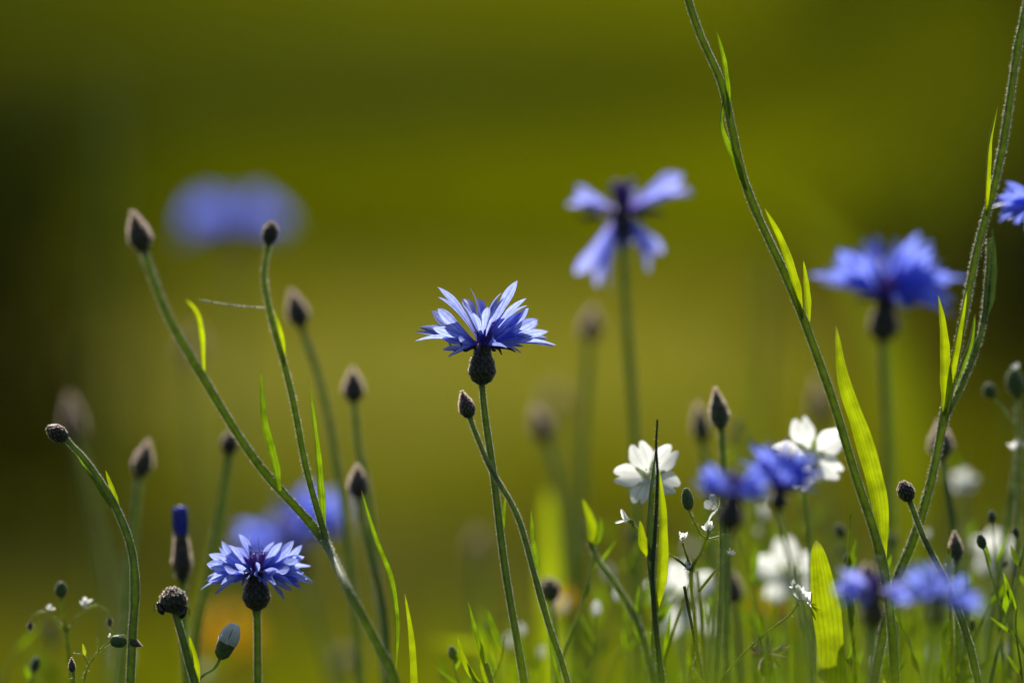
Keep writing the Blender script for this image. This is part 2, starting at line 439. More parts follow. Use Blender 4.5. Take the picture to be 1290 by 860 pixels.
def closed_tip_mesh():
    rnd = random.Random(9); mb = MB()
    for k in range(14):
        a = 6.28 * k / 14; d = Vector((math.cos(a), math.sin(a), 0)); s = Vector((-d.y, d.x, 0)); l = rnd.uniform(.85, 1.05)
        rows = [[d * (.14 * (1 + .35 * t) - .05 * t ** 4 + .02 * abs(c)) + s * (c * .055 * (1 - .5 * t ** 3)) + Vector((0, 0, -.12 + l * t)) for c in (-1, 0, 1)] for t in [q / 8 for q in range(9)]]
        mb.grid(rows, 0)
    tube(mb, [Vector((0, 0, -.1)), Vector((0, 0, .4)), Vector((0, 0, .8)), Vector((0, 0, .9))], [.12, .16, .15, .04], 12, 0)
    return mb.mesh('closed_petals_mesh', [M['bluebud']])
CLOSED = closed_tip_mesh()

# ------------------------------------------------------------------ plant assembly
def frame_to(axis, roll=0.0):
    """rotation taking +Z to axis; +Y of the part kept away from the camera"""
    z = axis.normalized(); y = FWD - z * FWD.dot(z); y.normalize(); x = y.cross(z)
    m = Matrix((x, y, z)).transposed()
    return m @ Matrix.Rotation(roll, 3, 'Z')
def TRS(loc, rot3, sc):
    return Matrix.Translation(loc) @ rot3.to_4x4() @ Matrix.Diagonal((*sc, 1))

class Plant:
    def __init__(self, name, label, cat, group, stem, w, d=FOCUS, mat='stem', hairs=0, seed=None, ridge=.12, ground=True):
        """stem: photo points top -> bottom (optionally with their own depth); w: stem width in photo pixels, top and bottom"""
        self.d = d
        self.rnd = random.Random(seed if seed is not None else hash((stem[0][0], stem[0][1])) & 0xffff)
        W = [P(p, d) for p in stem]
        if ground:
            last = W[-1]; dr = (W[-1] - W[-2]).normalized()
            h = last.z
            bend = Vector((max(-.25, min(.25, dr.x)), 0, 0))
            base = Vector((last.x + bend.x * h * .55, last.y + self.rnd.uniform(-.01, .02), 0))
            mid = last.lerp(base, .5) + Vector((bend.x * h * .12, 0, 0))
            W += [mid, base]
        else: base = W[-1]
        self.base = base
        self.root = bpy.data.objects.new(name, None); COL.objects.link(self.root); self.root.location = base
        self.root.empty_display_size = .02
        tag(self.root, label, cat, group)
        self.axis = (W[0] - W[1]).normalized(); self.top = W[0]
        self.stem('stem', W, w, mat, hairs, ridge)
    def stem(self, nm, W, w, mat='stem', hairs=0, ridge=.08):
        c = spline(W, 10); s = PX(self.d)
        n = len(c); vis = max(2, int(n * .75)); ph = self.rnd.uniform(0, 50)
        rad = []
        for i in range(n):
            q = c[i].z * 28 + ph
            rad.append(.385 * s * (w[0] + (w[1] - w[0]) * min(1, i / vis)) * (1 + .13 * noise.noise((q * 1.7, 3.1, 0)) + (.16 if abs((q * .37) % 1 - .5) < .04 else 0)))
        fade = lambda i: min(1, i / 4) * min(1, (n - 1 - i) / 4)
        k = [p - self.base + Vector((noise.noise((p.z * 34 + ph, 0, 0)), noise.noise((0, p.z * 30 + ph, 5)), 0)) * (.0006 * fade(i)) for i, p in enumerate(c)]
        mb = MB(); tube(mb, k, rad, 12, 0, ridge)
        top = [i for i, p in enumerate(c) if p.z > .44]
        if len(top) > 2:
            hh = hairs or (11000 if w[0] >= 7 else 1500)
            add_hairs(mb, k[top[0]:top[-1] + 1], rad[top[0]:top[-1] + 1], hh * 1.6, .0006 if hh > 30000 else .0009, .00005 if hh > 30000 else .00007, 1, self.rnd)
        o = link(nm, mb.mesh(nm + '_mesh', [M[mat], M['stem_hair']]), self.root)
        return o
    def branch(self, pts, w, mat='stem', hairs=0):
        return self.stem('branch', [P(p, self.d) for p in pts], w, mat, hairs)
    def leaf(self, pts, width, mat='leaf', tw=(0, 0), fold=.6, blunt=False, label=None):
        me = leaf_mesh([P(p, self.d) for p in pts], width * PX(self.d), tw[0], tw[1], fold, self.rnd, blunt=blunt, origin=self.base)
        me.materials.append(M[mat])
        o = link('leaf', me, self.root)
        if label: o['label'] = label
        return o
    def bud(self, length, width, at=None, axis=None, mesh=None, roll=None, name='bud'):
        s = PX(self.d); at = at or self.top; axis = axis or self.axis
        if mesh is None or mesh in (ROUNDBUD, GREENBUD): length *= .88; width *= .80
        me = mesh or self.rnd.choice(BUDS)
        o = link(name, me, self.root, TRS(at - self.base, frame_to(axis, self.rnd.random() * 6 if roll is None else roll), (width * s / .88, width * s / .88, length * s)))
        return o
    def head(self, length, width, florets, flen=75, tilt=None, mesh=None, disc=True, disc_s=1.0):
        """florets: (azimuth, elevation, size, mesh) - azimuth 0 = right, 90 = away, 180 = left, 270 = towards the camera"""
        s = PX(self.d); axis = tilt or self.axis
        rot = frame_to(axis, 0)
        sc = length * s
        h = link('flower_head', mesh or self.rnd.choice(HEADS), self.root, TRS(self.top - self.base, rot, (width * s / .68, width * s / .68, sc)))
        kx, kz = width * s / .68, sc
        for (az, el, z, me) in florets:
            d = Vector((math.cos(R(az)) * math.cos(R(el)), math.sin(R(az)) * math.cos(R(el)), math.sin(R(el))))
            up = Vector((0, 0, 1)); x = -(up - d * up.dot(d)).normalized(); y = d.cross(x)
            m3 = Matrix((x, y, d)).transposed() @ Matrix.Rotation(self.rnd.uniform(-.35, .35), 3, 'Z')
            L = flen * s * z
            loc = Vector((d.x * .11 * kx, d.y * .11 * kx, .97 * kz)) - d * (.12 * L * .3)
            inv = Matrix.Diagonal((1 / kx, 1 / kx, 1 / kz, 1))
            o = link('floret', me, h)
            o.matrix_local = inv @ (Matrix.Translation(loc) @ m3.to_4x4() @ Matrix.Diagonal((L, L, L, 1)))
        if disc:
            o = link('disc_florets', self.rnd.choice(DISCS), h)
            q = length * s * .95 * disc_s
            o.matrix_local = Matrix.Diagonal((1 / kx, 1 / kx, 1 / kz, 1)) @ Matrix.Translation((0, 0, .97 * kz)) @ Matrix.Rotation(self.rnd.random() * 6, 4, 'Z') @ Matrix.Diagonal((q, q, q, 1))
        return h
    def white_flower(self, at, axis, size, petals=5, roll=0, cup=0.0):
        """size = petal length in photo pixels"""
        s = PX(self.d) * size; p = P(at, self.d) - self.base
        rot = frame_to(axis, roll)
        c = link('calyx', CALYX, self.root, TRS(p, rot, (s, s, s)))
        rng = range(petals) if isinstance(petals, int) else petals
        for k in rng:
            a = 6.2832 * k / 5 + self.rnd.uniform(-.12, .12)
            m = Matrix.Rotation(a, 4, 'Z') @ Matrix.Translation((.05, 0, 0)) @ Matrix.Rotation(-cup + self.rnd.uniform(-.12, .12), 4, 'Y') @ Matrix.Rotation(self.rnd.uniform(-.2, .2), 4, 'X')
            o = link('petal', WPETALS[k % 3], c); o.matrix_local = m
        o = link('stamens', STAMEN, c); o.matrix_local = Matrix.Identity(4)
        return c
    def cluster(self, at, size, axis=None):
        s = PX(self.d) * size
        return link('floret_cluster', self.rnd.choice(CLUSTER), self.root, TRS(P(at, self.d) - self.base, frame_to(axis or Vector((0, 0, 1)), self.rnd.random() * 6), (s, s, s)))

def crown(rnd, n=9, el=(10, 60), size=(.85, 1.05), pool=None):
    pool = pool or FLORETS
    off = rnd.random() * 360
    return [(off + 360 * i / n + rnd.uniform(-12, 12), rnd.uniform(*el), rnd.uniform(*size), rnd.choice(pool)) for i in range(n)]

# ------------------------------------------------------------------ ground and meadow
def big_ground():
    mb = MB(); xs = [-200, -60, -20, -8, -4, -2, -1, 0, 1, 2, 4, 8, 20, 60, 200]; ys = [-200, -40, -8, -2, 0, 1, 2, 3, 5, 8, 12, 18, 26, 40, 80, 300]
    rows = [[(x, y, 0) for x in xs] for y in ys]
    mb.grid(rows, 0)
    m, nt = new_mat('meadow_soil'); L = nt.links
    out = N(nt, 'ShaderNodeOutputMaterial'); geo = N(nt, 'ShaderNodeNewGeometry')
    n1 = N(nt, 'ShaderNodeTexNoise'); n1.inputs['Scale'].default_value = .35; n1.inputs['Detail'].default_value = 6; L.new(geo.outputs['Position'], n1.inputs['Vector'])
    n2 = N(nt, 'ShaderNodeTexNoise'); n2.inputs['Scale'].default_value = 14; n2.inputs['Detail'].default_value = 5; L.new(geo.outputs['Position'], n2.inputs['Vector'])
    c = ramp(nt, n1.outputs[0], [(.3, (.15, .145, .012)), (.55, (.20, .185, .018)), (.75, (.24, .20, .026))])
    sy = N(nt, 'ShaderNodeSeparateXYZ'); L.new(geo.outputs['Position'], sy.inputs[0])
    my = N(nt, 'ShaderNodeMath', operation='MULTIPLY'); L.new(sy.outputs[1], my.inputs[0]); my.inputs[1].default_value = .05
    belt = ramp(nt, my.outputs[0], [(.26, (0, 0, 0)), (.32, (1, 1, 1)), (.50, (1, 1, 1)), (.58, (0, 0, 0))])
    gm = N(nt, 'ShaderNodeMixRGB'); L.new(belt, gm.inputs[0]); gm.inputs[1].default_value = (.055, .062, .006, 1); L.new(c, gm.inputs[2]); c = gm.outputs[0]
    c2 = ramp(nt, n2.outputs[0], [(.3, (.7, .7, .7)), (.7, (1.15, 1.15, 1.15))])
    mx = N(nt, 'ShaderNodeMixRGB', blend_type='MULTIPLY'); mx.inputs[0].default_value = 1; L.new(c, mx.inputs[1]); L.new(c2, mx.inputs[2])
    b = N(nt, 'ShaderNodeBsdfPrincipled', Roughness=.95); b.inputs['Specular IOR Level'].default_value = .1
    L.new(mx.outputs[0], b.inputs['Base Color']); L.new(b.outputs[0], out.inputs[0])
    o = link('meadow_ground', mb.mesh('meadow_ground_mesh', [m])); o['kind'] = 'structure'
big_ground()

def blades(name, bx, by, bz_top, width, lean, mat, seed):
    """many bent grass blades as one mesh; bx, by base positions, bz_top heights"""
    rng = np.random.default_rng(seed); n = len(bx)
    ang = rng.uniform(0, 2 * math.pi, n); la = rng.uniform(0, 2 * math.pi, n); ln = lean * rng.uniform(.2, 1, n) * bz_top
    V = np.zeros((n, 7, 3)); lv = [0, .4, .75, 1.0]; wd = [1, .9, .6, 0]
    idx = 0
    for q in range(4):
        cx = bx + np.cos(la) * ln * lv[q] ** 2; cy = by + np.sin(la) * ln * lv[q] ** 2; cz = bz_top * (lv[q] - .12 * lean * lv[q] ** 3)
        if q < 3:
            for sg in (-1, 1):
                V[:, idx, 0] = cx + sg * np.cos(ang) * width * wd[q] * .5; V[:, idx, 1] = cy + sg * np.sin(ang) * width * wd[q] * .5; V[:, idx, 2] = cz; idx += 1
        else:
            V[:, idx, 0] = cx; V[:, idx, 1] = cy; V[:, idx, 2] = cz
    base = (np.arange(n) * 7)[:, None]
    quads = np.concatenate([base + np.array([0, 1, 3, 2]), base + np.array([2, 3, 5, 4])], 1).reshape(-1, 4)
    tris = base + np.array([4, 5, 6])
    me = bpy.data.meshes.new(name + '_mesh')
    loops = np.concatenate([quads.ravel(), tris.ravel()])
    starts = np.concatenate([np.arange(len(quads)) * 4, len(quads) * 4 + np.arange(n) * 3])
    me.vertices.add(n * 7); me.vertices.foreach_set('co', V.ravel().astype(np.float32))
    me.loops.add(len(loops)); me.loops.foreach_set('vertex_index', loops.astype(np.int32))
    me.polygons.add(len(starts)); me.polygons.foreach_set('loop_start', starts.astype(np.int32))
    me.update(calc_edges=True); me.validate()
    me.polygons.foreach_set('use_smooth', np.ones(len(me.polygons), dtype=bool))
    me.materials.append(M[mat])
    o = link(name, me); o['kind'] = 'stuff'
    return o

rng = np.random.default_rng(5)
def meadow(n, y0, y1, h0, h1, w, lean, seed, name, mat='grass', pw=1.15):
    r = np.random.default_rng(seed)
    y = y0 + (y1 - y0) * r.random(n) ** pw
    x = r.uniform(-1, 1, n) * (.26 * y + 1.2)
    h = r.uniform(h0, h1, n) * (.9 + .15 * np.sin(x * 2.1 + y * .9))
    return blades(name, x, y, h, w * r.uniform(.6, 1.3, n) * (1 + y / 14), lean, mat, seed)
meadow(38000, .35, 2.6, .10, .30, .0035, .6, 1, 'short_grass')
meadow(21000, 2.6, 6.6, .10, .24, .005, .7, 2, 'meadow_grass')
meadow(17000, 6.2, 10.4, .05, .13, .005, .8, 3, 'dry_grass', 'straw', 1.0)
meadow(90000, 9.4, 44, .16, .34, .007, .7, 4, 'long_grass', 'lush', 1.2)

# ------------------------------------------------------------------ added shrubs that darken the edges and corners of the view
def shade_shrub(label, x, y, rad, h, seed, nleaf=7000):
    rnd = random.Random(seed)
    root = bpy.data.objects.new('shade_shrub', None); COL.objects.link(root); root.location = (x, y, 0)
    tag(root, label, 'shade_shrub', 'dark bushes added to shade the edges')
    mb = MB(); tips = []
    for k in range(9):
        a = 6.28 * k / 9 + rnd.uniform(-.3, .3); l = rad * rnd.uniform(.4, .85); zt = h * rnd.uniform(.55, .9)
        pts = spline([Vector((0, 0, -.02)), Vector((math.cos(a) * l * .3, math.sin(a) * l * .3, zt * .45)), Vector((math.cos(a) * l, math.sin(a) * l, zt))], 5)
        tube(mb, pts, [.03 * h * (1 - .8 * i / (len(pts) - 1)) for i in range(len(pts))], 7, 0); tips += pts[4:]
    link('trunk', mb.mesh('shrub_trunk_mesh', [M['wood']]), root)
    cl = [(Vector((rnd.gauss(0, .42) * rad, rnd.gauss(0, .42) * rad, h * rnd.uniform(.15, .9))), rad * rnd.uniform(.25, .45)) for _ in range(26)]
    mb = MB()
    for i in range(nleaf):
        c, r_ = rnd.choice(cl)
        d = Vector((rnd.gauss(0, 1), rnd.gauss(0, 1), rnd.gauss(0, 1))).normalized()
        p = c + d * r_ * rnd.random() ** .4
        if p.z < .03: p.z = .03 + rnd.random() * .1
        u = Vector((rnd.gauss(0, 1), rnd.gauss(0, 1), rnd.gauss(0, .7))).normalized(); w = u.orthogonal().normalized(); s = .026 * h ** .5 * rnd.uniform(.6, 1.4)
        mb.face([mb.vert(p - u * s), mb.vert(p + w * s * .45), mb.vert(p + u * s), mb.vert(p - w * s * .45)], ((0, 0), (1, .5), (0, 1), (0, .5)), 0)
    link('crown', mb.mesh('shrub_crown_mesh', [M['shade_shrub']]), root)
shade_shrub('tallest dark bush, added to darken the upper left corner', -2.6, 21.5, 1.0, 1.5, 1)
shade_shrub('low dark shrub at the middle of the left edge behind the buds', -1.64, 11.0, .44, .6, 2)
shade_shrub('small dark bush added to darken the lower left corner, nearest to the flowers', -.72, 6.2, .32, .42, 3, 4000)
shade_shrub('dark bush added to darken the upper right corner behind the tall bare stem', 2.25, 22.5, 1.1, 1.4, 4)
shade_shrub('brownish bush added to darken the right edge behind the cut blue flower', 1.38, 11.5, .45, .62, 5)
shade_shrub('small dark bush added to darken the lower right corner behind the white flowers', .70, 6.4, .36, .46, 6, 4000)

# ------------------------------------------------------------------ the flowers in focus
F = FLORETS
# main cornflower
p = Plant('cornflower', 'sharpest blue cornflower in the centre with pale upright petals', 'flower', 'blue cornflowers in bloom',
          [(607, 484), (612, 530), (622, 600), (640, 740), (661, 862)], (9, 12), 1.5, hairs=60000, seed=3)
p.leaf([(632, 675), (634, 650), (637, 622)], 6)
E = FRESH
p.head(50, 33, [(184, 34, 1.0, E[3]), (118, 58, 1.18, E[1]), (264, 70, .92, E[0]), (60, 60, 1.2, E[2]), (352, 28, 1.1, E[4]), (316, 26, .70, E[1]), (215, 12, .66, E[0]), (40, 46, .8, E[3])], flen=80, tilt=Vector((.02, .0, 1)))
# second cornflower, lower left
p = Plant('cornflower', 'blue cornflower low at the left on a straight stem, petals spread flat', 'flower', 'blue cornflowers in bloom',
          [(323, 768), (324, 800), (325, 862)], (11, 12), 1.512, hairs=50000, seed=8)
p.head(48, 34, [(178, 12, .88, STAR[0]), (160, 26, .84, STAR[1]), (128, 40, .82, STAR[2]), (95, 46, .78, STAR[0]), (58, 44, .84, STAR[1]), (30, 28, .88, STAR[2]), (4, 14, .92, STAR[0]),
                (205, 4, .8, STAR[1]), (240, 10, .5, STAR[2]), (290, 12, .5, STAR[0]), (325, -6, .72, STAR[1]), (342, 6, .8, STAR[2])], flen=72, tilt=Vector((0, 0, 1)))
# ragged cornflower with five florets
p = Plant('cornflower', 'ragged half-faded cornflower with drooping pale florets and purple middle', 'flower', 'blue cornflowers in bloom',
          [(785, 308), (789, 400), (797, 500), (801, 600), (803, 862)], (13, 15), 1.635, seed=4)
p.head(44, 27, [(10, 27, 1.35, NARROW[0]), (170, 22, 1.0, NARROW[1]), (194, -57, 1.42, NARROW[2]), (346, -50, 1.15, NARROW[0]), (310, -76, .75, NARROW[1]), (70, 30, .6, NARROW[2])], flen=72, tilt=Vector((-.04, 0, 1)), disc_s=1.5)
# right cornflower
p = Plant('cornflower', 'large soft blue cornflower at the right behind the grass stems', 'flower', 'blue cornflowers in bloom',
          [(1112, 430), (1117, 520), (1121, 640), (1120, 862)], (14, 15), 1.63, seed=5)
p.head(54, 36, [(174, 40, 1.1, F[0]), (150, 58, 1.1, F[4]), (200, 48, .95, F[1]), (100, 70, .95, F[2]), (62, 66, 1.15, F[3]), (35, 58, 1.1, F[0]), (12, 46, 1.1, F[1]), (356, 20, 1.08, F[2]), (300, 20, .6, F[4])], flen=84, tilt=Vector((.05, 0, 1)))
# cut by the right edge
p = Plant('cornflower', 'blue cornflower cut off by the right edge of the photo', 'flower', 'blue cornflowers in bloom',
          [(1322, 300), (1324, 400), (1318, 640), (1316, 862)], (12, 13), 1.545, seed=6)
p.head(48, 33, crown(random.Random(3), 10, (-5, 50)), flen=66)
# far blurred one, upper left
p = Plant('cornflower', 'very blurred blue cornflower far behind at the upper left', 'flower', 'blue cornflowers in bloom',
          [(297, 318), (300, 420), (306, 600), (312, 862)], (9, 10), 2.08, seed=7)
p.head(38, 26, [(180, 12, 1.05, F[0]), (165, 28, 1, F[1]), (205, 15, 1, F[2]), (140, 45, .9, F[3]), (90, 50, .9, F[4]), (45, 45, .9, F[0]), (20, 28, 1, F[1]), (0, 12, 1.05, F[2]), (335, 15, 1, F[3]), (270, 30, .8, F[4]), (230, 20, .8, F[0]), (310, 20, .8, F[0])], flen=62)
# blurred behind the low left flower
p = Plant('cornflower', 'blurred pale blue cornflower behind the low left flower', 'flower', 'blue cornflowers in bloom',
          [(382, 722), (400, 790), (420, 862)], (12, 13), 1.76, seed=9)
p.head(44, 30, [(182, 22, 1.0, F[0]), (165, 36, 1, F[1]), (200, 20, .9, F[2]), (30, 60, 1, F[3]), (20, 40, 1.1, F[4]), (0, 35, 1.0, F[0]), (350, 20, .9, F[1]), (100, 60, .8, F[2]), (280, 20, .7, F[3]), (60, 66, 1.1, F[0])], flen=74)
# two blue ones among the white flowers (nearer than the focus)
p = Plant('cornflower', 'blurred blue cornflower between the white flower and the dark buds, seen side on', 'flower', 'blue cornflowers in bloom',
          [(918, 668), (910, 740), (894, 862)], (12, 12), 1.388, seed=10)
p.head(46, 34, [(175, 40, .8, F[0]), (150, 56, .85, F[1]), (205, 30, .75, F[2]), (60, 62, .85, F[3]), (25, 50, .8, F[4]), (0, 32, .75, F[0]), (270, 34, .7, F[1]), (320, 26, .75, F[2])], flen=58)
p = Plant('cornflower', 'rounded blue cornflower in front of the open white flower', 'flower', 'blue cornflowers in bloom',
          [(980, 642), (1000, 725), (1030, 862)], (8, 9), 1.415, seed=11)
p.head(28, 22, [(170, 58, .95, F[0]), (140, 72, 1.1, F[1]), (200, 54, .85, F[2]), (80, 80, 1.1, F[3]), (30, 70, 1.05, F[4]), (0, 52, .95, F[0]), (270, 64, .95, F[1]), (320, 56, .9, F[2]), (240, 60, .9, F[3]), (345, 34, .7, F[3])], flen=58, tilt=Vector((.1, -.1, 1)))
# two low right
p = Plant('cornflower', 'blurred violet blue cornflower low right with a dark gap in its middle', 'flower', 'blue cornflowers in bloom',
          [(1100, 790), (1099, 820), (1098, 862)], (12, 12), 1.40, seed=12)
p.head(44, 30, [(180, 22, .85, PALE[0]), (165, 50, .85, PALE[1]), (205, 8, .8, F[2]), (10, 20, .7, PALE[2]), (350, 4, .7, F[0]), (240, -10, .6, PALE[0])], flen=62)
p = Plant('cornflower', 'blurred blue cornflower at the lower right beside the small crossing stems', 'flower', 'blue cornflowers in bloom',
          [(1178, 790), (1174, 820), (1170, 862)], (12, 12), 1.385, seed=13)
p.head(36, 28, [(170, 14, .75, F[0]), (140, 50, .8, F[1]), (110, 72, .95, F[2]), (60, 50, .75, F[3]), (10, 16, .8, F[4]), (300, 14, .7, F[0]), (230, 24, .7, F[1]), (265, 62, .8, F[2])], flen=66)
# closed blue bud
p = Plant('cornflower_bud', 'tall closed bud showing dark blue petal tips at the lower left', 'flower bud', 'cornflower buds',
          [(230, 732), (232, 790), (235, 862)], (11, 12), 1.555, seed=14)
o = p.bud(66, 34, mesh=LONGHEAD, axis=Vector((-.03, 0, 1)))
t = link('closed_petals', CLOSED, o); t.matrix_local = Matrix.Translation((0, 0, .96)) @ Matrix.Diagonal((1.35, 1.35, .55, 1))

# ------------------------------------------------------------------ cornflower buds on stalks
G = 'cornflower buds'
def budplant(label, stem, w, d, bl, bw, mesh=None, axis=None, hairs=0, seed=1, mat='stem'):
    q = Plant('cornflower_bud', label, 'flower bud', G, stem, w, d, mat=mat, hairs=hairs, seed=seed)
    ax = None if axis is None else Vector((axis[0], 0, axis[1]))
    q.bud(bl, bw, mesh=mesh, axis=ax); return q
q = budplant('small dark bud on the thin stalk crossing the central flower stem', [(592, 526), (603, 552), (617, 585), (650, 645), (672, 720), (690, 782), (715, 862)], (7, 9), 1.494, 38, 29, axis=(-.30, 1), hairs=60000, seed=21)
q.leaf([(679, 722), (673, 690), (669, 641)], 8, 'leaf', (20, -10))
q.leaf([(706, 862), (695, 815), (690, 785)], 5, 'leaf')
q = budplant('large dark bud with pinkish halo on the long slanting stalk, upper left', [(181, 316, 1.44), (196, 360, 1.45), (215, 405, 1.46), (262, 485, 1.475), (330, 590, 1.49), (400, 670, 1.5), (440, 745), (478, 815), (500, 862)], (12, 13), 1.47, 54, 40, axis=(-.28, 1), hairs=14000, seed=22)
q.leaf([(257, 474, 1.475), (253, 420, 1.47), (246, 392, 1.46), (234, 377, 1.455)], 8, 'leaf_bright', (20, 50))
q.leaf([(352, 618, 1.49), (344, 580, 1.49), (332, 530, 1.488), (328, 464, 1.488)], 13, 'leaf', (35, 20))
q.leaf([(409, 686, 1.5), (403, 620, 1.5), (398, 560, 1.498), (388, 476, 1.495)], 12, 'leaf', (20, 55))
q.leaf([(497, 850, 1.5), (499, 790, 1.498), (492, 730, 1.497), (472, 675, 1.495), (455, 617, 1.493)], 9, 'leaf', (60, 10))
b = q.branch([(338, 308, 1.46), (333, 345, 1.465), (342, 395, 1.472), (356, 450, 1.48), (372, 520, 1.49), (386, 590, 1.495), (402, 655, 1.498), (414, 692, 1.5)], (8, 10), hairs=14000)
q.bud(32, 23, at=P((338, 308), 1.46), axis=Vector((.18, 0, 1)), mesh=ROUNDBUD)
q.leaf([(358, 462, 1.48), (355, 430, 1.478), (350, 408, 1.475), (344, 390, 1.475)], 7, 'leaf_bright', (10, 30))
q = budplant('blurred bud with a pale fringe just right of the thin branch, left of centre', [(380, 412), (400, 470), (417, 540), (428, 610), (440, 700), (450, 800), (455, 862)], (10, 12), 1.60, 52, 38, axis=(-.28, 1), seed=23)
q = budplant('blurred round bud with a bright speck above the lower dark bud, left of centre', [(446, 506), (452, 560), (462, 610), (470, 680), (478, 760), (485, 862)], (9, 11), 1.59, 46, 38, axis=(-.05, 1), seed=24)
q = budplant('dark brown bud directly behind the tip of the thin curved leaf', [(452, 626), (458, 660), (468, 700), (482, 770), (489, 862)], (9, 11), 1.565, 44, 36, axis=(-.05, 1), seed=25)
q = budplant('nodding bud bent to the left at the left edge, sharp fringe', [(84, 553), (105, 575), (126, 605), (148, 645), (165, 692), (170, 740), (167, 795), (164, 862)], (9, 13), 1.5, 32, 25, mesh=ROUNDBUD, axis=(-1, .62), hairs=60000, seed=26)
q.leaf([(140, 640, 1.499), (122, 610, 1.497), (95, 570, 1.496)], 5, 'leaf')
q.leaf([(150, 640), (141, 615), (133, 592)], 7, 'leaf_bright')
q = budplant('dark blurred slim bud behind the nodding bud at the left edge', [(97, 556), (108, 590), (120, 650), (135, 740), (140, 862)], (8, 9), 1.73, 62, 34, axis=(-.16, 1), seed=27)
q = budplant('blurred upright bud tilted right, second from the left edge', [(176, 600), (170, 660), (160, 760), (152, 862)], (11, 12), 1.585, 50, 36, axis=(.24, 1), seed=28)
q = budplant('small blurred bud half hidden behind the long slanting stalk', [(288, 572), (280, 640), (262, 730), (248, 800), (244, 862)], (13, 14), 1.59, 32, 26, axis=(.1, 1), seed=29, mesh=ROUNDBUD)
q = budplant('bud with two small dark insects clinging to its sides, lower left', [(221, 771), (229, 800), (238, 835), (246, 862)], (10, 13), 1.494, 36, 40, mesh=ROUNDBUD, axis=(-.18, 1), hairs=60000, seed=30)
q.leaf([(246, 858), (238, 820), (228, 790), (218, 768)], 7, 'leaf')
q.leaf([(250, 862), (246, 830), (238, 800)], 9, 'leaf_bright')
for (x, y, rz, lb) in ((202, 766, .45, 'small dark insect on the left side of the lower left bud'), (231, 771, -.45, 'small dark insect on the right side of the lower left bud')):
    mb = MB(); ins = P((x, y), 1.492); s = PX(1.5)
    body = [Vector((math.sin(rz) * k * -1, 0, math.cos(rz) * k)) * s for k in (-9, -7, -3, 1, 4, 5, 7, 9)]
    tube(mb, body, [r_ * s for r_ in (.6, 3, 4.6, 4, 2.4, 2.8, 2.4, .5)], 10, 0)
    for k in (-3, 0, 3):
        for sg in (-1, 1):
            c0 = body[3] + Vector((0, 0, k * s)); tube(mb, spline([c0, c0 + Vector((sg * 5, -1, 2)) * s, c0 + Vector((sg * 8, 1, -2)) * s], 3), [.4 * s] * 7, 5, 0)
    o = link('insect', mb.mesh('insect_mesh', [M['insect']])); o.location = ins
    tag(o, lb, 'insect', 'small insects on the bud')
q = budplant('blurred bud left of the ragged flower stem', [(742, 430), (738, 500), (733, 600), (730, 862)], (12, 13), 1.71, 46, 36, axis=(.12, 1), seed=31)
q = budplant('blurred slanting bud below and left of the ragged flower, leaning left', [(688, 556), (706, 620), (718, 700), (735, 800), (745, 862)], (11, 13), 1.71, 50, 34, axis=(-.34, 1), seed=32)
q = budplant('faintest bud, a pale round blur above the leaning bud', [(702, 526), (716, 600), (722, 720), (724, 862)], (9, 10), 1.98, 44, 34, axis=(-.1, 1), seed=33)
q = budplant('grey green bud with pointed tip above the blue and white group', [(909, 540), (912, 600), (914, 700), (916, 862)], (10, 11), 1.545, 56, 34, mesh=GREENBUD, axis=(-.16, 1), seed=34)
q = budplant('darker blurred bud close left of the grey green pointed bud', [(886, 556), (894, 620), (898, 720), (900, 862)], (11, 12), 1.63, 52, 32, mesh=GREENBUD, axis=(-.16, 1), seed=35)
q = budplant('dim brown bud far behind the tall slanting stem', [(1034, 535), (1040, 600), (1048, 700), (1052, 862)], (8, 9), 1.76, 60, 30, axis=(-.06, 1), seed=36)
q = budplant('blurred fuzzy bud in front of the forked right stem', [(1186, 578), (1192, 610), (1205, 680), (1212, 770), (1216, 862)], (11, 12), 1.575, 52, 44, axis=(-.06, 1), seed=37, mesh=GREENBUD)
q = budplant('small sharp bud on a dark slanting stalk at the lower right', [(1146, 631), (1165, 678), (1190, 727), (1213, 785), (1232, 862)], (8, 11), 1.5, 30, 25, mesh=ROUNDBUD, axis=(-.4, 1), hairs=60000, seed=38)
q.leaf([(1196, 735), (1176, 705), (1158, 668)], 6, 'leaf', (20, 20))
q = budplant('dark green bud low right between the two crossing stalks', [(1205, 706), (1206, 760), (1207, 862)], (9, 10), 1.53, 40, 26, mesh=GREENBUD, axis=(-.08, 1), seed=39)
q.leaf([(1210, 862), (1219, 780), (1216, 710)], 8, 'leaf_dark')
q = budplant('blurred grey bud low in the middle, left of the central stem base', [(603, 700), (603, 760), (604, 862)], (11, 12), 1.86, 34, 26, axis=(-.05, 1), seed=40)
q = budplant('small fuzzy bud beside the yellow blur, right of the thin stalk', [(694, 758), (697, 800), (700, 862)], (9, 10), 1.58, 34, 30, mesh=ROUNDBUD, axis=(-.1, 1), seed=41)
q = budplant('brown bud standing below the blue side-on flower among grass', [(925, 760), (930, 800), (932, 862)], (9, 10), 1.60, 44, 32, axis=(-.05, 1), seed=42)
q = budplant('bluish blurred bud at the bottom edge left of centre', [(437, 850), (438, 875), (439, 900)], (9, 10), 1.85, 34, 34, axis=(0, 1), seed=43, mesh=ROUNDBUD)
q = budplant('dark bud rising before the dark gap of the violet flower, lower right', [(1095, 775), (1097, 820), (1098, 862)], (11, 12), 1.42, 62, 30, axis=(-.03, 1), seed=44, mesh=LONGHEAD)
q = budplant('small grey bud in the left corner leaning right, near the white bud', [(243, 838), (244, 850), (246, 868)], (6, 7), 1.515, 28, 14, axis=(-.05, 1), seed=45, mesh=GREENBUD)
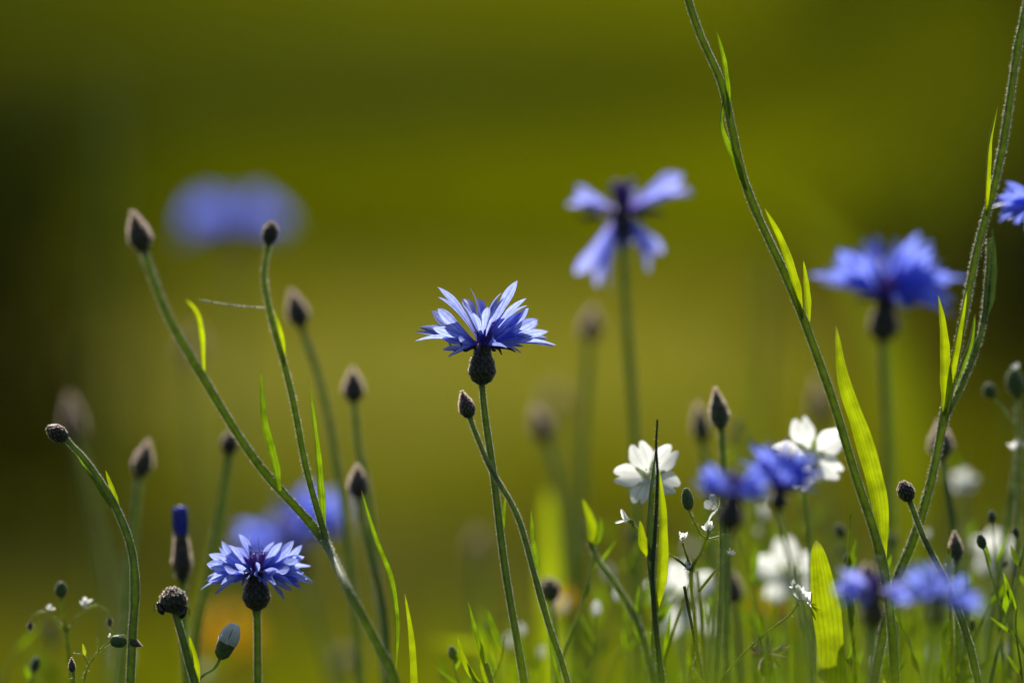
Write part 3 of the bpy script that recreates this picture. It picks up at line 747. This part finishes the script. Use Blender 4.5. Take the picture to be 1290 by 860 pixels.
q = budplant('dim bud behind the small leaf at the left, almost lost in blur', [(243, 460), (250, 560), (258, 700), (262, 862)], (8, 8), 1.92, 44, 30, axis=(.05, 1), seed=46)

# white-tipped bud, lower left
q = Plant('white_campion_bud', 'pale white-tipped bud on a bent green stalk, lower left', 'flower bud', None, [(277, 829), (268, 842), (255, 850), (245, 866), (243, 880)], (4, 5), 1.497, seed=50)
q.bud(42, 27, mesh=GREYBUD, axis=Vector((.45, 0, 1)))
mb = MB()
for k in range(7):
    a = 6.28 * k / 7; dd = Vector((math.cos(a), math.sin(a), 0)); ss = Vector((-dd.y, dd.x, 0))
    mb.grid([[dd * (.37 + .06 * math.sin(3 * t) - .22 * t * t) + ss * (c * .21 * (1 - .5 * t)) + Vector((0, 0, .52 + .62 * t)) for c in (-1, 0, 1)] for t in [x / 6 for x in range(7)]], 0)
pb = [c for c in q.root.children if c.name.startswith('bud')][0]
link('petal_tips', mb.mesh('petal_tips_mesh', [M['white']]), pb)

# ------------------------------------------------------------------ tall leafy stems at the right
q = Plant('cornflower_plant', 'tall bare stem slanting from the top edge to the lower right with narrow leaves', 'plant', 'tall leafy stems',
          [(855, -40), (880, 40), (908, 105), (922, 160), (945, 245), (985, 340), (1015, 410), (1045, 490), (1075, 590), (1108, 695), (1120, 760), (1128, 862)], (11, 14), 1.5, mat='stem_bright', hairs=40000, seed=60)
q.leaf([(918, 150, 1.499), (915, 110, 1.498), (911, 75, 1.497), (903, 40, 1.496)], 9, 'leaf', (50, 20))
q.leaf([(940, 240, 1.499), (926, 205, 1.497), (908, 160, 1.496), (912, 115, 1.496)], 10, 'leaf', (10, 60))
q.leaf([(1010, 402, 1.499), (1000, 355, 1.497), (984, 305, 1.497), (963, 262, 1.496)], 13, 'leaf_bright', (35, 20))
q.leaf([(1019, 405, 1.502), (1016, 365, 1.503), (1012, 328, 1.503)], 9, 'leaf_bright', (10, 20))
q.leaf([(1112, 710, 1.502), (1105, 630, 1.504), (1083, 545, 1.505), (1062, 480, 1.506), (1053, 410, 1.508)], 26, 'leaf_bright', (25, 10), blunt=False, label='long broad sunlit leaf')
q = Plant('cornflower_plant', 'forked stem running down from the right top corner with sunlit leaves', 'plant', 'tall leafy stems',
          [(1300, -30), (1287, 40), (1275, 110), (1252, 230), (1228, 330), (1206, 440), (1190, 520), (1172, 610), (1150, 680), (1130, 730), (1112, 800), (1100, 862)], (10, 14), 1.508, mat='stem_bright', hairs=30000, seed=61)
q.branch([(1246, 300, 1.513), (1243, 350, 1.513), (1236, 420, 1.512), (1215, 480, 1.51), (1190, 528, 1.508)], (7, 9), hairs=20000)
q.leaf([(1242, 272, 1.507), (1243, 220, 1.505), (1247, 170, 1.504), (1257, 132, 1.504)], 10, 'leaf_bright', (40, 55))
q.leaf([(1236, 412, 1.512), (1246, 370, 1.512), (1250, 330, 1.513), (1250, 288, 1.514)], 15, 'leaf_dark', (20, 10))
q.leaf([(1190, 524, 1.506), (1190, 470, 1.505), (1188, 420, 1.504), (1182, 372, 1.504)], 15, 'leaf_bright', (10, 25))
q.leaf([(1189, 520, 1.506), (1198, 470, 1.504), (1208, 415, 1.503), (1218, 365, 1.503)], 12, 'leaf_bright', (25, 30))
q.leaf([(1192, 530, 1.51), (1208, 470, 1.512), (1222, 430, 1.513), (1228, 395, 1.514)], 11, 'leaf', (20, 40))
q.leaf([(1131, 728), (1150, 690), (1168, 640)], 8, 'leaf')

# ------------------------------------------------------------------ free leaves and grass shoots
def single_leaf(name, label, pts, width, d, mat='leaf_bright', tw=(0, 0), blunt=False, fold=.35, group='single leaves and blades', cat='leaf'):
    W = [P(x, d) for x in pts]; d0 = W[0] - W[1]; d0.normalize()
    base = Vector((W[0].x + d0.x * .1, W[0].y, 0.0)); mid = W[0].lerp(base, .5) + Vector((d0.x * .06, 0, 0))
    me = leaf_mesh([base, mid] + W, width * PX(d), tw[0], tw[1], fold, blunt=blunt, origin=base)
    me.materials.append(M[mat]); o = link(name, me); o.location = base
    tag(o, label, cat, group); return o
single_leaf('meadow_plant', 'narrow upright blade just right of the long slanting stalk at the bottom', [(522, 866), (518, 800), (510, 747)], 11, 1.5)
single_leaf('broad_leaved_plant', 'broad bright yellow green leaf standing upright at the lower right', [(1047, 868), (1045, 800), (1036, 735), (1028, 680)], 36, 1.497, blunt=True, fold=.45)
single_leaf('meadow_plant', 'wide blurred yellow green blade behind the thin stalk, low centre', [(694, 800), (692, 720), (690, 612)], 26, 1.76, blunt=True)
single_leaf('meadow_plant', 'blurred blade arching left at the bottom centre', [(640, 850), (610, 818), (570, 812), (540, 806)], 20, 1.72, tw=(60, 60))
single_leaf('meadow_plant', 'pale very blurred blade slanting beside the tall bare stem, upper right', [(1130, 520), (1085, 360), (1030, 285), (955, 225)], 34, 2.15, 'grass_tall')
single_leaf('meadow_plant', 'dim blurred blade standing behind the large soft blue flower stem', [(1165, 800), (1150, 600), (1128, 450), (1118, 400)], 22, 1.9, 'grass_tall')
single_leaf('meadow_plant', 'blurred tall blade left of the forked stem in the background', [(1180, 800), (1166, 640), (1150, 480), (1128, 380)], 26, 2.1, 'grass_tall')
single_leaf('meadow_plant', 'soft blade rising behind the grey bud on the right', [(930, 720), (938, 600), (946, 520), (930, 440)], 26, 1.9, 'grass_tall')
single_leaf('meadow_plant', 'blurred blade next to the closed blue bud, lower left', [(235, 862), (247, 780), (268, 690), (277, 640)], 18, 1.66, 'grass_tall')
# leafy shoot, bottom centre
q = Plant('young_plant', 'small shoot of three pointed narrow leaves at the bottom centre', 'plant', 'leafy shoots', [(612, 835), (616, 850), (622, 870)], (7, 8), 1.498, seed=70)
q.leaf([(620, 862), (612, 838), (602, 808), (589, 755)], 10, 'leaf', (40, 20))
q.leaf([(606, 862), (592, 848), (583, 828), (576, 802)], 9, 'leaf_bright', (30, 10))
q.leaf([(613, 862), (608, 838), (606, 802)], 8, 'leaf_bright', (10, 10))
q.leaf([(618, 866), (600, 858), (588, 834)], 7, 'leaf_dark', (10, 10))
# shoot with leafy tip, right of centre
q = Plant('young_plant', 'slanting shoot with a blurred two-leaved tip right of centre', 'plant', 'leafy shoots', [(742, 682), (752, 705), (775, 735), (800, 775), (818, 830), (826, 866)], (7, 11), 1.462, seed=71)
q.leaf([(745, 690), (744, 660), (734, 628)], 14, 'leaf_bright', (20, 20))
q.leaf([(747, 688), (754, 672), (756, 650)], 9, 'leaf', (10, 10))
q.leaf([(812, 815), (800, 780), (806, 735)], 9, 'leaf')
# dark-tipped grass stem before the white flower
q = Plant('meadow_plant', 'upright grass stem with a thin dark tip in front of the left white flower', 'plant', 'grass stems', [(828, 528), (827, 560), (829, 600), (826, 660), (822, 730), (826, 790), (835, 866)], (3, 9), 1.49, mat='leaf_dark', seed=72)
q.leaf([(822, 760), (817, 690), (818, 630), (826, 560)], 12, 'leaf_dark', (30, 50))
q.leaf([(826, 770), (833, 720), (834, 650), (830, 590)], 15, 'leaf_bright', (15, 30))
q.leaf([(824, 700), (812, 690), (806, 655)], 16, 'leaf_bright', (15, 10))
# bare slender stems seen through the group
for lb, st, w, d, mt in [
    ('thin bare green stem right of the dark-tipped grass stem', [(909, 660), (908, 740), (902, 862)], (6, 7), 1.505, 'stem'),
    ('yellowish thin stem beneath the fine white cluster', [(878, 720), (884, 780), (890, 862)], (5, 6), 1.53, 'stem_yellow'),
    ('dark slanting stem with a pale tip below the blurred low white flower', [(862, 738), (872, 790), (886, 862)], (4, 6), 1.502, 'leaf_dark'),
    ('blurred bare stem under the small white clusters at the right', [(1283, 560), (1276, 620), (1262, 700), (1240, 862)], (10, 11), 1.575, 'stem'),
    ('straight dark green stem between the violet flower and the broad leaf', [(1104, 700), (1103, 780), (1096, 862)], (7, 8), 1.45, 'stem'),
    ('pair-like straight stem at the lower right, lit along one edge', [(1196, 690), (1198, 770), (1199, 862)], (6, 7), 1.515, 'stem_yellow'),
    ('faint blurred stem in the middle right background', [(965, 320), (962, 420), (958, 560), (950, 862)], (10, 11), 2.0, 'stem'),
    ('faint stem at the far left background', [(138, 80), (142, 260), (130, 420), (128, 862)], (9, 10), 2.4, 'stem'),
    ('blurred thin stem between the lower left buds', [(150, 700), (153, 780), (150, 862)], (8, 9), 1.68, 'stem'),
    ('short curved stem under the left white flower', [(868, 840), (884, 862), (890, 880)], (6, 7), 1.47, 'stem_yellow'),
]:
    Plant('meadow_plant', lb, 'plant', 'grass stems', st, w, d, mat=mt, seed=int(st[0][0]))

# ------------------------------------------------------------------ white flowers
WG = 'white five-petalled flowers'
TOCAM = -FWD
q = Plant('white_flower', 'open white flower partly hidden by the dark-tipped grass stem', 'flower', WG, [(822, 622), (823, 680), (826, 760), (830, 866)], (6, 8), 1.525, seed=80)
q.white_flower((820, 600), Vector((-.25, -.9, .5)), 45, 5, roll=.25, cup=.3)
q = Plant('white_flower', 'open white flower beside the rounded blue one, facing left', 'flower', WG, [(1012, 606), (1018, 680), (1026, 866)], (6, 8), 1.548, seed=81)
q.white_flower((1022, 572), Vector((-.3, -1, .15)), 47, 5, roll=.5, cup=.15)
q = Plant('white_flower', 'blurred low white flower with a yellowish middle under the fine stalks', 'flower', WG, [(858, 772), (862, 820), (868, 866)], (7, 8), 1.60, seed=82)
q.white_flower((860, 755), Vector((-.1, -1, .35)), 48, 5, roll=.1, cup=.1)
q = Plant('white_flower', 'blurred large white flower left of the broad upright leaf', 'flower', WG, [(992, 740), (990, 800), (988, 866)], (7, 8), 1.62, seed=83)
q.white_flower((992, 722), Vector((.05, -1, .35)), 44, 5, roll=.6, cup=.25)
q = Plant('white_flower', 'dim blurred white flower near the right edge, low', 'flower', WG, [(1248, 716), (1244, 780), (1236, 866)], (8, 8), 1.66, seed=84)
q.white_flower((1250, 700), Vector((0, -1, .55)), 32, 5, roll=.2, cup=.35)
q = Plant('white_flower', 'greyish blurred white flower between the fuzzy bud and the right edge', 'flower', WG, [(1214, 622), (1218, 700), (1222, 866)], (8, 8), 1.66, seed=85)
q.white_flower((1214, 610), Vector((0, -1, .7)), 19, 5, roll=.2, cup=.4)
q = Plant('white_flower', 'little white side-on flower with two petals above the fine stalks', 'flower', WG, [(908, 652), (909, 700), (906, 780), (902, 866)], (4, 5), 1.498, seed=86)
q.white_flower((904, 642), Vector((-.9, -.2, .5)), 30, (1, 3, 4), roll=0, cup=.3)
q = Plant('white_flower', 'tiny half-opened white flower left of the dark-tipped grass stem', 'flower', WG, [(797, 660), (808, 676), (820, 720), (824, 866)], (5, 6), 1.496, seed=87)
q.white_flower((792, 655), Vector((-.9, -.2, .45)), 17, (0, 2, 4), roll=.5, cup=.9)

# fine many-branched plants
FG = 'fine branching plants with tiny white flowers'
q = Plant('chickweed', 'fine yellow-stalked plant branching below a small oval white bud', 'plant', FG, [(891, 676), (884, 696), (873, 716), (876, 780), (880, 866)], (4, 5), 1.5, mat='stem_yellow', seed=90)
q.branch([(868, 643), (876, 660), (884, 674), (890, 678)], (3, 4), 'stem_yellow')
q.bud(28, 17, at=P((868, 642), 1.5), axis=Vector((-.15, 0, 1)), mesh=GREYBUD)
q.branch([(860, 684), (865, 700), (871, 716)], (3, 4), 'stem_yellow')
q.branch([(838, 696), (852, 704), (870, 718)], (3, 4), 'stem_yellow')
q.branch([(922, 660), (918, 670), (905, 676), (892, 679)], (3, 3), 'stem_yellow')
q.branch([(890, 655), (891, 668), (891, 678)], (3, 3), 'stem_yellow')
q.cluster((893, 668), 15); q.cluster((860, 680), 13); q.cluster((865, 716), 12, Vector((.2, 0, 1))); q.cluster((920, 698), 10)
q.branch([(918, 700), (900, 720), (880, 745)], (3, 4), 'stem_yellow')
q = Plant('chickweed', 'fine stalk carrying a white cluster above the dry star-shaped head', 'plant', FG, [(1006, 760), (995, 775), (972, 792), (930, 830), (905, 866)], (4, 5), 1.5, mat='stem_yellow', seed=91)
q.cluster((1008, 754), 22, Vector((.1, 0, 1))); q.cluster((1018, 756), 14, Vector((1, 0, -.2))); q.cluster((1000, 740), 13)
q = Plant('chickweed', 'small plant with two pale heads and drooping side stalks at the left corner', 'plant', FG, [(77, 748), (80, 770), (84, 795), (88, 830), (92, 866)], (6, 7), 1.53, mat='stem_yellow', seed=92)
q.bud(20, 18, at=P((77, 752), 1.53), axis=Vector((0, 0, 1)), mesh=GREYBUD); q.cluster((77, 744), 11); q.cluster((105, 762), 15, Vector((.6, 0, 1)))
q.branch([(84, 795), (74, 785), (60, 772), (45, 772), (38, 784)], (5, 3), 'stem_yellow')
q.branch([(85, 795), (96, 780), (104, 768)], (5, 3), 'stem_yellow')
q.branch([(104, 768), (120, 762), (133, 768), (138, 780)], (3, 3), 'stem_yellow')
q.bud(14, 11, at=P((38, 783), 1.53), axis=Vector((0, 0, -1)), mesh=GREENBUD); q.bud(14, 11, at=P((138, 778), 1.53), axis=Vector((0, 0, -1)), mesh=GREENBUD); q.cluster((63, 768), 10)
q = Plant('chickweed', 'tiny sharp plant with an arched stalk ending in a dark hanging bud, left corner', 'plant', FG, [(140, 806), (128, 816), (112, 838), (108, 852), (108, 870)], (3, 4), 1.499, mat='stem_yellow', seed=93)
q.bud(21, 19, at=P((139, 806), 1.499), axis=Vector((.7, 0, -.1)), mesh=GREYBUD); q.cluster((138, 802), 6)
q.branch([(140, 806), (152, 800), (162, 802), (167, 806)], (2.5, 2), 'stem_yellow')
q.bud(18, 14, at=P((164, 807), 1.499), axis=Vector((1, 0, -.45)), mesh=GREENBUD)
q.branch([(111, 836), (105, 825), (92, 823)], (3, 2), 'stem_yellow'); q.branch([(124, 818), (124, 808), (121, 800)], (3, 2), 'stem_yellow')
q.leaf([(107, 826), (106, 818), (104, 810)], 5, 'stem_yellow')
q = Plant('chickweed', 'single small dark bud on a short stalk below the pale heads, left corner', 'plant', FG, [(91, 840), (92, 850), (93, 872)], (4, 5), 1.5, seed=94)
q.bud(20, 13, at=P((91, 846), 1.5), axis=Vector((-.05, 0, 1)), mesh=GREENBUD)
q = Plant('chickweed', 'thin plant with pale oval buds at the right edge', 'plant', FG, [(1282, 500), (1284, 560), (1282, 640), (1270, 866)], (7, 8), 1.56, seed=95)
q.bud(36, 26, at=P((1282, 500), 1.56), axis=Vector((-.2, 0, 1)), mesh=GREYBUD); q.cluster((1280, 464), 9)
q.branch([(1247, 496), (1262, 510), (1280, 535)], (4, 4)); q.bud(20, 20, at=P((1248, 502), 1.56), axis=Vector((-.2, 0, 1)), mesh=GREYBUD); q.cluster((1281, 564), 14)

# dry star-shaped seed head
q = Plant('dry_seed_head', 'dry purplish star-shaped seed head at the bottom right', 'seed head', None, [(965, 828), (967, 845), (968, 872)], (11, 12), 1.478, mat='dry', seed=96)
o = q.bud(30, 22, at=P((966, 852), 1.478), axis=Vector((0, 0, 1)), mesh=ROUNDBUD, name='receptacle')
ro = P((965, 824), 1.478); s = PX(1.478)
for (dx, dy, dz, mt) in ((-22, 0, 10, 'dry'), (-10, 10, 24, 'dry'), (2, 14, 26, 'dry'), (8, -6, 24, 'dry'), (24, 4, 14, 'dry'), (32, 0, 12, 'dry_tip'), (26, -12, -2, 'dry_tip'), (-24, -10, 2, 'dry_tip'), (20, -8, -16, 'dry'), (-14, -12, 12, 'dry')):
    tip = ro + Vector((dx, dy, dz)) * s; md = ro + Vector((dx * .5, dy * .5 - 2, dz * .35)) * s
    me = leaf_mesh([ro, md, tip], 6.5 * s, 0, 30, .6, origin=q.base); me.materials.append(M[mt]); link('bract', me, q.root)

# yellow blooms far back
for i, (lb, x, y, d, r_) in enumerate([('yellow blurred flower behind the small fuzzy bud, bottom centre', 716, 768, 1.72, 26), ('orange yellow blur at the bottom left behind the white-tipped bud', 285, 812, 2.0, 46),
                                       ('orange yellow blurred flower behind the white cluster at the lower right', 978, 775, 1.75, 36)]):
    q = Plant('yellow_flower', lb, 'flower', 'yellow flowers in the background', [(x, y + 10), (x + 2, y + 60), (x + 4, 900)], (8, 9), d, seed=100 + i)
    s = PX(d) * r_; mb = MB(); rnd = random.Random(i)
    for k in range(12):
        a = 6.2832 * k / 12; dd = Vector((math.cos(a), math.sin(a), 0)); ss = Vector((-dd.y, dd.x, 0)); e = rnd.uniform(.2, .7)
        mb.grid([[(dd * (.2 + .8 * t) + ss * (c * .2 * math.sin(math.pi * (.2 + .75 * t))) + Vector((0, 0, e * t))) * s for c in (-1, 0, 1)] for t in [x_ / 5 for x_ in range(6)]], 0)
    tube(mb, [Vector((0, 0, -.25 * s)), Vector((0, 0, .0)), Vector((0, 0, .2 * s))], [.12 * s, .3 * s, .1 * s], 12, 0)
    link('bloom', mb.mesh('yellow_bloom_mesh', [M['yellow']]), q.root, TRS(P((x, y), d) - q.base, frame_to(Vector((0, -1, .3))), (1, 1, 1)))

# spider thread with fine beads
a, b = P((248, 377), 1.472), P((336, 388), 1.474)
c = spline([a, a.lerp(b, .5) + Vector((0, 0, -.0004)), b], 24); mb = MB(); rnd = random.Random(2)
tube(mb, [p_ - a for p_ in c], [.00003] * len(c), 5, 0)
for i in range(1, len(c) - 1):
    if rnd.random() < .8:
        q0 = c[i] - a; r0 = rnd.uniform(.00018, .0003)
        tube(mb, [q0 - RIGHT * r0, q0 - RIGHT * r0 * .5, q0, q0 + RIGHT * r0 * .5, q0 + RIGHT * r0], [r0 * .15, r0 * .8, r0, r0 * .8, r0 * .15], 8, 0)
o = link('spider_thread', mb.mesh('spider_thread_mesh', [M['silk']])); o.location = a
tag(o, 'short beaded spider thread stretched to the thin branch, upper left', 'spider thread')

# ------------------------------------------------------------------ uncounted grass around the flower stems
def tall_patch(spec, seed):
    r = np.random.default_rng(seed); X = []; Y = []; H = []
    for n, x0, x1, y0, y1, d0, d1 in spec:
        px = r.uniform(x0, x1, n); py = r.uniform(y0, y1, n); d = r.uniform(d0, d1, n)
        for i in range(n):
            w = P((px[i], py[i]), d[i]); X.append(w.x); Y.append(w.y); H.append(w.z)
    return np.array(X), np.array(Y), np.array(H)
X, Y, H = tall_patch([(120, 760, 1330, 640, 860, 1.75, 2.5), (40, 850, 1300, 620, 840, 1.58, 1.75), (40, 400, 800, 760, 870, 1.8, 2.4), (40, -40, 420, 740, 880, 1.8, 2.5)], 9)
blades('tall_grass', X, Y, H * 1.02, .0042, .12, 'grass_tall', 9)
M['front'] = leafy('front_blade', (.05, .085, .004), (.22, .32, .002), .55, .45, .3, 0, 3, .3, island=True, alt=[(.6, .8, .6), (1, 1, 1), (1.1, 1.0, .8), (.8, 1.0, .6)])
X, Y, H = tall_patch([(170, 760, 862, 720, 880, 1.12, 1.34), (70, 1070, 1130, 720, 880, 1.12, 1.34), (150, 1050, 1330, 760, 890, 1.12, 1.32), (70, 540, 790, 790, 890, 1.15, 1.35), (16, 740, 880, 700, 870, 1.36, 1.46), (34, 1030, 1300, 700, 870, 1.36, 1.46)], 10)
blades('front_grass', X, Y, H * 1.02, .0036, .12, 'front', 10)

def undergrowth(n, x0, x1, y0, y1, d0, d1, seed):
    """fine stalks with little leaves and specks of bud, too tangled to count"""
    rnd = random.Random(seed); mb = MB()
    for _ in range(n):
        d = rnd.uniform(d0, d1); s_ = PX(d); x = rnd.uniform(x0, x1); y = rnd.uniform(y0, y1); lean = rnd.uniform(-.5, .5)
        hh = 900 - y; pts = [P((x, y), d), P((x + lean * hh * .25 + rnd.uniform(-8, 8), y + hh * .35), d), P((x + lean * hh * .6, y + hh * .7), d + rnd.uniform(-.01, .01)), P((x + lean * hh * .8, 905), d)]
        pts.append(Vector((pts[-1].x + lean * .05, pts[-1].y, .02)))
        c = spline(pts, 8); r0 = rnd.uniform(.9, 2.4) * s_
        mi = rnd.choice((0, 0, 1))
        tube(mb, c, [r0 * (.5 + .5 * min(1, i / 14)) for i in range(len(c))], 6, mi)
        for _k in range(rnd.randint(1, 4)):                 # small leaves on the way up
            i = rnd.randint(2, 20); b0 = c[i]; up = (c[i - 2] - c[i]).normalized()
            dr = (up + RIGHT * rnd.uniform(-.9, .9) + FWD * rnd.uniform(-.5, .5)).normalized(); L_ = rnd.uniform(14, 48) * s_; w_ = rnd.uniform(2, 5) * s_
            sd3 = (dr.cross(FWD) + FWD * rnd.uniform(-.8, .8)).normalized()
            rows = [[b0 + dr * (L_ * t) + up * (L_ * .25 * t * t) + sd3 * (cc * w_ * math.sin(math.pi * (.12 + .86 * t))) for cc in (-1, 0, 1)] for t in [q / 6 for q in range(7)]]
            mb.grid(rows, 2)
        if rnd.random() < .45:                                # a tiny bud or pale speck at the tip
            R0 = rnd.uniform(3, 6.5) * s_; ax = (c[0] - c[2]).normalized()
            tube(mb, [c[0] + ax * (R0 * q) for q in (-.6, .2, 1.2, 2.1, 2.6)], [R0 * q for q in (.3, .9, 1, .6, .15)], 8, rnd.choice((3, 3, 3, 4)))
    me = mb.mesh('undergrowth_mesh', [M['stem'], M['stem_yellow'], M['leaf'], M['bud_green'], M['white']])
    o = link('undergrowth', me); o['kind'] = 'stuff'
undergrowth(120, 740, 1310, 640, 840, 1.51, 1.76, 1)
undergrowth(26, 880, 1300, 520, 700, 1.6, 1.85, 2)
undergrowth(12, 560, 740, 760, 860, 1.52, 1.8, 3)
undergrowth(9, -10, 300, 780, 860, 1.54, 1.85, 4)
